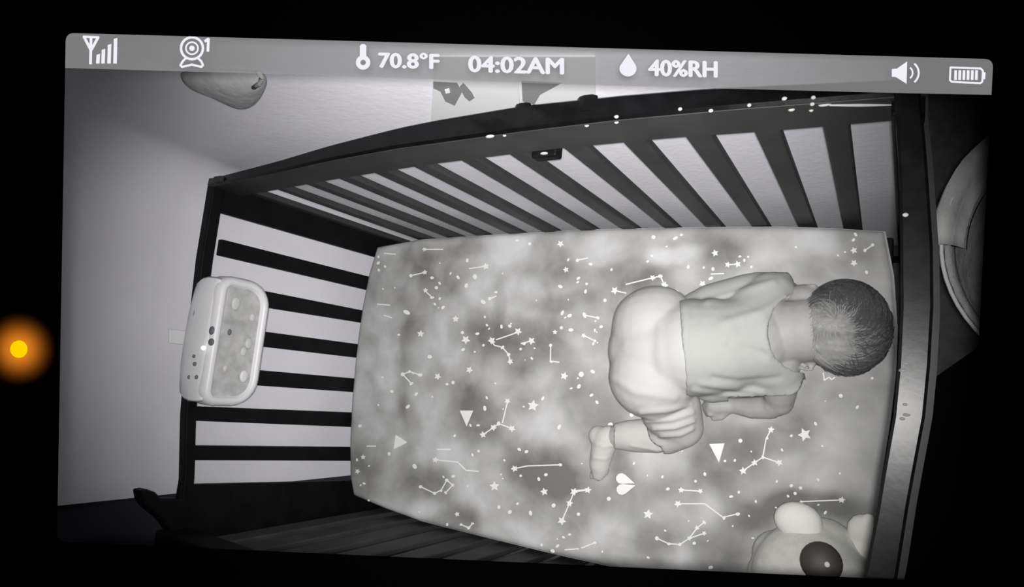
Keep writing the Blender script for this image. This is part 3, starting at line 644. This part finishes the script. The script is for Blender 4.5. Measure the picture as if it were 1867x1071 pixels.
def dome(cx, cy, rpx, top, name, m_, par, hgt=.010):
    c = mz(cx, cy, top); r = rpx * proj(c)[2] / F; vd = Vector(CAMP) - Vector(c); vd.normalize()
    bm = bmesh.new(); bmesh.ops.create_uvsphere(bm, u_segments=24, v_segments=12, radius=1)
    rot = vd.to_track_quat('Z', 'Y').to_matrix()
    for v in bm.verts: v.co = Vector(c) + rot @ Vector((v.co.x * r, v.co.y * r, v.co.z * hgt))
    return obj(name, bm, m_, par, True)
eye = dome(1497, 1026, 36, .168, 'eye', M_eye, plush, .012)
dome(1508, 1030, 5, .180, 'eye_glint', M_fur2, eye, .003)
dome(1400, 1085, 34, .160, 'eye', M_eye, plush, .012)

# ------------------------------------------------------------------ laundry basket on the floor past the head end
M_bask = mat('grey_canvas', (.5, .5, .5), .9, .1, bump=(120, .4), var=(12, .15)); M_lin = mat('pale_liner', (.72, .72, .72), .9, .1, bump=(30, .5), var=(9, .25)); M_rim = mat('white_rim', (.9, .9, .9), .5, .4)
bc = np.array([.268, .285]); br_, zr = .225, zrel(.13)
basket = thing('laundry_basket', 'round grey laundry basket with a draped cloth liner and white rim', 'basket', (bc[0], bc[1], 0))
N = 48
def circ(r, z, wob=0, n=N): return [(bc[0] + (r + wob * noise.noise((math.cos(t) * 3, math.sin(t) * 3, z * 9))) * math.cos(t), bc[1] + (r + wob * noise.noise((math.cos(t) * 3, math.sin(t) * 3, z * 9))) * math.sin(t), z) for t in [2 * math.pi * k / n for k in range(n)]]
bm = bmesh.new(); loft(bm, [circ(.11, .0), circ(.12, .01), circ(.18, .3), circ(br_ - .006, zr - .02), circ(br_ - .004, zr), circ(br_ - .012, zr), circ(br_ - .02, zr - .03), circ(.172, .3), circ(.11, .03)]); obj('basket_wall', bm, M_bask, basket, True)
bm = bmesh.new()
rp = [(bc[0] + br_ * math.cos(t), bc[1] + br_ * math.sin(t), zr + .003) for t in np.linspace(math.radians(172), math.radians(360 + 172), 64)]
tube(bm, rp, .0032, 8); obj('rim', bm, M_rim, basket, True)
bm = bmesh.new(); rows = []
for r, z, wb in ((.216, zr - .005, .004), (.205, zr - .04, .012), (.18, zr - .10, .03), (.13, zr - .16, .03), (.07, zr - .19, .01), (.01, zr - .20, 0)):
    rows.append([(p[0], p[1], p[2] + (wb * .9 * noise.noise((p[0] * 16, p[1] * 16, 2)))) for p in circ(r, z, wb)])
vr = [[bm.verts.new(p) for p in r] for r in rows]
for a, b in zip(vr, vr[1:]):
    for j in range(N): bm.faces.new((a[j], a[(j + 1) % N], b[(j + 1) % N], b[j]))
bm.faces.new(vr[-1]); obj('cloth_liner', bm, M_lin, basket, True)
# a flap of the liner folded over the rim towards the wall
bm = bmesh.new(); rows = []
for k in range(18):
    t = math.radians(95 + k * 5); s = math.sin(math.pi * k / 17)
    rows.append([(bc[0] + r * math.cos(t), bc[1] + r * math.sin(t), zr + h + .006 * math.sin(k * 1.3)) for r, h in ((.19, -.03), (.212, .004), (br_ + .004 + .012 * s, .012 + .008 * s), (br_ + .014 + .010 * s, -.02 - .05 * s), (br_ + .008 + .010 * s, -.022 - .05 * s), (br_ - .004, .006), (.207, -.001), (.188, -.034))])
loft(bm, rows); obj('liner_flap', bm, M_lin, basket, True)

# ------------------------------------------------------------------ things on the back wall
M_pap = mat('white_paper', (.72, .72, .73), .8, .15); M_ink = mat('grey_print', (.24, .24, .245), .8, .1); M_fab = mat('grey_fabric', (.42, .42, .425), .95, .05, bump=(60, .3), var=(14, .15))
def wallpoly(name, px, m_, par, off, th):
    q = [aty(x, y, YW - off) for x, y in px]; bm = bmesh.new(); hexa(bm, [v + [0, -th, 0] for v in q], q); return obj(name, bm, m_, par)
# upper edges run on up the wall, past the top of the screen
p1 = thing('wall_print', 'white paper print with dark diagonal shapes above the crib rail', 'poster', tuple(aty(790, 226, YW)))
wallpoly('paper', [(785, 226), (793, 100), (945, 100), (948, 195), (900, 235)], M_pap, p1, .001, .003)
for sh in ([(790, 148), (833, 150), (842, 168), (829, 192), (812, 184), (803, 166), (790, 160)], [(845, 151), (860, 168), (865, 178), (856, 184), (847, 176), (838, 158)]):
    wallpoly('printed_shape', sh, M_ink, p1, .0045, .001)
wallpoly('printed_dot', [(811, 163), (819, 161), (821, 168), (813, 170)], M_rim, p1, .006, .001)
p2 = thing('wall_print', 'pale paper print with a dark triangular corner, right of the other print', 'poster', tuple(aty(1010, 195, YW)))
wallpoly('paper', [(950, 200), (947, 100), (1085, 100), (1086, 178), (1010, 202)], M_pap, p2, .001, .003)
for sh in ([(951, 146), (1025, 150), (985, 172), (974, 190), (953, 184)],): wallpoly('printed_shape', sh, M_ink, p2, .0045, .001)
hang = thing('fabric_hanging', 'grey fabric bag hanging on the wall above the foot end', 'wall hanging', tuple(aty(430, 150, YW)))
hp = [(318, 128), (340, 118), (400, 119), (450, 120), (482, 123), (491, 134), (489, 148), (482, 163), (471, 175), (458, 180), (443, 180), (426, 174), (405, 164), (382, 152), (355, 140)]
q0 = [aty(x, y, YW - .001) for x, y in hp]; cen = sum(q0) / len(q0)
bm = bmesh.new(); loft(bm, [q0, [cen + (v - cen) * .98 + [0, -.010, 0] for v in q0], [cen + (v - cen) * .86 + [0, -.024, 0] for v in q0], [cen + (v - cen) * .5 + [0, -.032, 0] for v in q0]])
obj('bag', bm, M_fab, hang, True).modifiers.new('soft', 'SUBSURF').render_levels = 2
bm = bmesh.new(); tube(bm, [aty(x, y, YW - .026) for x, y in ((470, 132), (478, 140), (474, 152), (462, 160))], .0035); obj('hem', bm, M_bask, hang, True)

# ------------------------------------------------------------------ the baby monitor whose screen frames the nursery
D = .60
def L(x, y, dep=0): return Vector(((x - CX) * (D - dep) / F, -(y - CY) * (D - dep) / F, -D + dep))
MM = cam.matrix_world.copy()
def mobj(name, bm_or_me, m_, par, smooth=False):
    if isinstance(bm_or_me, bmesh.types.BMesh):
        bmesh.ops.transform(bm_or_me, matrix=MM, verts=bm_or_me.verts)
    else: bm_or_me.transform(MM)
    return obj(name, bm_or_me, m_, par, smooth)
M_bez = mat('matte_black_plastic', (.0002, .0002, .0002), 1, 0)
mon = thing('baby_monitor', 'black baby monitor whose lit screen shows the crib, orange status light at left', 'baby monitor', tuple(MM @ L(933, 1120)))
cor = [(120, 60), (1811, 108), (1762, 1063), (104, 988)]
inn = []
for i in range(4):
    p, a, b = np.array(cor[i], float), np.array(cor[i - 1], float), np.array(cor[(i + 1) % 4], float)
    ua = (a - p) / np.linalg.norm(a - p); ub = (b - p) / np.linalg.norm(b - p); r = 16
    for k in range(7):
        t = k / 6; inn.append(tuple((1 - t) ** 2 * (p + ua * r) + 2 * t * (1 - t) * p + t * t * (p + ub * r)))
def outer(i):
    p = np.array(inn[i]); c = [(-400, -300), (2270, -300), (2270, 1370), (-400, 1370)][i // 7]
    nx_ = [(-400, -300), (2270, -300), (2270, 1370), (-400, 1370)]
    k = i % 7
    ang = math.radians([180, 270, 0, 90][i // 7] + 15 * k); r = 60
    cc = (c[0] + (r if c[0] < 0 else -r), c[1] + (r if c[1] < 0 else -r))
    return (cc[0] + r * math.cos(ang), cc[1] + r * math.sin(ang))
ctr = np.array([933, 560.])
grow = lambda p, s: tuple(ctr + (np.array(p) - ctr) * s)
bm = bmesh.new(); secs = []
for i in range(len(inn)):
    a, b = inn[i], outer(i); ai = grow(a, 1.004)
    secs.append([L(*a), L(*a, .002), L(*ai, .018), L(*b, .018), L(*grow(b, 1.01), .010), L(*b, -.012), L(*grow(a, 1.02), -.012)])
loft(bm, secs, True); mobj('bezel', bm, M_bez, mon)
# orange status light on the bezel
ml = mat('led_lens', (0, 0, 0), 1, 0, emit=(1, .66, .0), es=1.0)
bm = bmesh.new(); bmesh.ops.create_uvsphere(bm, u_segments=24, v_segments=12, radius=1)
lc = L(35, 637, .018)
for v in bm.verts: v.co = lc + Vector((v.co.x * .0075, v.co.y * .0078, v.co.z * .004))
sl = mobj('status_light', bm, ml, mon, True); sl['label'] = 'orange status light'
ol = bpy.data.lights.new('status_halo_spot', 'SPOT'); olo = bpy.data.objects.new('status_halo_spot', ol); COL.objects.link(olo)  # added spot ahead of the bezel, casts an orange halo round the light
ol.energy = 110; ol.color = (1, .28, .02); ol.shadow_soft_size = 0; ol.spot_size = math.radians(106); ol.spot_blend = 1
olo.matrix_world = MM @ Matrix.Translation(lc + Vector((0, 0, .026)))
# status bar: translucent strip across the top of the screen
m = bpy.data.materials.new('screen_overlay'); m.use_nodes = True; nt = m.node_tree; nt.nodes.clear()
out = nt.nodes.new('ShaderNodeOutputMaterial'); tr = nt.nodes.new('ShaderNodeBsdfTransparent'); em = nt.nodes.new('ShaderNodeEmission'); ads = nt.nodes.new('ShaderNodeAddShader')
tr.inputs[0].default_value = (.45, .45, .45, 1); em.inputs[0].default_value = (1, .985, 1, 1); em.inputs[1].default_value = .19
nt.links.new(tr.outputs[0], ads.inputs[0]); nt.links.new(em.outputs[0], ads.inputs[1]); nt.links.new(ads.outputs[0], out.inputs[0])
barp = inn[0:7] + [p for p in inn[7:14]] + [(1809, 173), (1650, 170), (1100, 156), (600, 138), (119, 124)]
bm = bmesh.new(); bm.faces.new([bm.verts.new(L(x, y, .0)) for x, y in barp]); bar = mobj('status_bar', bm, m, mon)
bar['label'] = 'translucent grey status bar'
M_ico = mat('lit_white', 0, 1, 0, emit=(.93, .93, 1), es=.95)
def icon(name, fn):
    bm = bmesh.new(); fn(bm); return mobj(name, bm, M_ico, bar)
ZI = .0012
def ipoly(bm, pts): hexa(bm, [L(x, y, ZI) for x, y in pts], [L(x, y, ZI + .0008) for x, y in pts])
def istroke(bm, pts, wd, closed=False):
    pts = list(pts) + ([pts[0]] if closed else [])
    for (x0, y0), (x1, y1) in zip(pts, pts[1:]):
        ln = math.hypot(x1 - x0, y1 - y0) or 1; nx_, ny_ = -(y1 - y0) / ln * wd / 2, (x1 - x0) / ln * wd / 2; ex_, ey_ = (x1 - x0) / ln * wd * .25, (y1 - y0) / ln * wd * .25
        ipoly(bm, [(x0 + nx_ - ex_, y0 + ny_ - ey_), (x1 + nx_ + ex_, y1 + ny_ + ey_), (x1 - nx_ + ex_, y1 - ny_ + ey_), (x0 - nx_ - ex_, y0 - ny_ - ey_)])
def iring(bm, cx, cy, r, wd, a0=0, a1=360, n=28):
    istroke(bm, [(cx + r * math.cos(math.radians(a0 + (a1 - a0) * k / n)), cy + r * math.sin(math.radians(a0 + (a1 - a0) * k / n))) for k in range(n + 1)], wd)
def idisc(bm, cx, cy, r, n=20): ipoly(bm, [(cx + r * math.cos(2 * math.pi * k / n), cy + r * math.sin(2 * math.pi * k / n)) for k in range(n)])
icon('antenna_icon', lambda bm: [istroke(bm, p, wd) for p, wd in (([(152, 67), (180, 68)], 4), ([(153, 67), (165, 90)], 5), ([(179, 68), (167, 90)], 5), ([(166, 68), (165, 116)], 5))])
for x, t in ((179, 98), (188.5, 89), (199.5, 80), (210.5, 69)):
    icon('signal_bar', lambda bm: ipoly(bm, [(x - 3, t + 2), (x + 3.5, t), (x + 2.5, 116), (x - 4, 116)]))
def camicon(bm):
    iring(bm, 350, 88, 20, 4.5); iring(bm, 350, 88, 11, 3); idisc(bm, 350, 88, 5)
    istroke(bm, [(339, 106), (333, 112), (329, 119), (332, 122), (350, 118), (367, 122), (370, 119), (367, 112), (361, 106)], 4)
icon('camera_icon', camicon)
def thermo(bm):
    iring(bm, 662, 114, 9, 8); istroke(bm, [(662, 86), (662, 104)], 12); idisc(bm, 662, 86, 6)
icon('thermometer_icon', thermo)
icon('drop_icon', lambda bm: ipoly(bm, [(1146, 98)] + [(1145 + 15.5 * math.cos(math.radians(a)), 125 + 14.5 * math.sin(math.radians(a))) for a in range(-28, 209, 12)]))
def speak(bm):
    ipoly(bm, [(1626, 126), (1637, 125), (1637, 141), (1626, 140)]); ipoly(bm, [(1634, 126), (1654, 112), (1653, 153), (1634, 141)])
    iring(bm, 1652, 133, 12, 3, -50, 50, 10); iring(bm, 1653, 133, 22, 3.5, -48, 48, 12)
icon('speaker_icon', speak)
def batt(bm):
    istroke(bm, [(1733, 123), (1788, 125), (1792, 129), (1791, 149), (1787, 152), (1735, 149), (1732, 146)], 3.5, True); ipoly(bm, [(1792, 131), (1797, 132), (1796, 145), (1792, 144)])
    for k in range(6): ipoly(bm, [(1740 + k * 7.6, 128), (1745 + k * 7.6, 128.2), (1744.5 + k * 7.6, 146), (1739.5 + k * 7.6, 145.8)])
icon('battery_icon', batt)
def text(name, s, x0, x1, yb, yt, slope=.0255):
    """letters between picture columns x0..x1, baseline yb at x0, capital height up to yt"""
    cu = bpy.data.curves.new('t', 'FONT'); cu.body = s; cu.size = 1; cu.extrude = .01; cu.offset = 0; cu.resolution_u = 3
    o = bpy.data.objects.new('t', cu); COL.objects.link(o); bpy.context.view_layer.update()
    me = bpy.data.meshes.new_from_object(o.evaluated_get(bpy.context.evaluated_depsgraph_get())); bpy.data.objects.remove(o); bpy.data.curves.remove(cu)
    co = np.array([v.co for v in me.vertices]); a, b = co[:, 0].min(), co[:, 0].max(); c, d_ = co[:, 1].min(), co[:, 1].max()
    for v in me.vertices:
        u = (v.co.x - a) / (b - a); h_ = (v.co.y - c) / (d_ - c); X = x0 + (x1 - x0) * u
        v.co = L(X, yb + (X - x0) * slope - h_ * (yb - yt), ZI + (.0008 if v.co.z > 0 else 0))
    me.materials.clear()
    bm = bmesh.new()
    for dx, dy in ((-1.7, 0), (1.7, 0), (0, -1), (0, 1), (0, 0)):      # heavy strokes
        n_ = len(bm.verts); bm.from_mesh(me); bm.verts.ensure_lookup_table()
        for v in bm.verts[n_:]: v.co += Vector((dx * D / F, dy * D / F, (dx * .00002 + dy * .00003)))
    return mobj(name, bm, M_ico, bar)
text('temperature_text', '70.8\u00b0F', 691, 800, 123, 95)
text('clock_text', '04:02AM', 855, 1027, 131, 102)
text('humidity_text', '40%RH', 1183, 1307, 138, 109)
icon('camera_number', lambda bm: istroke(bm, [(374, 75), (380, 71), (379, 93)], 5))
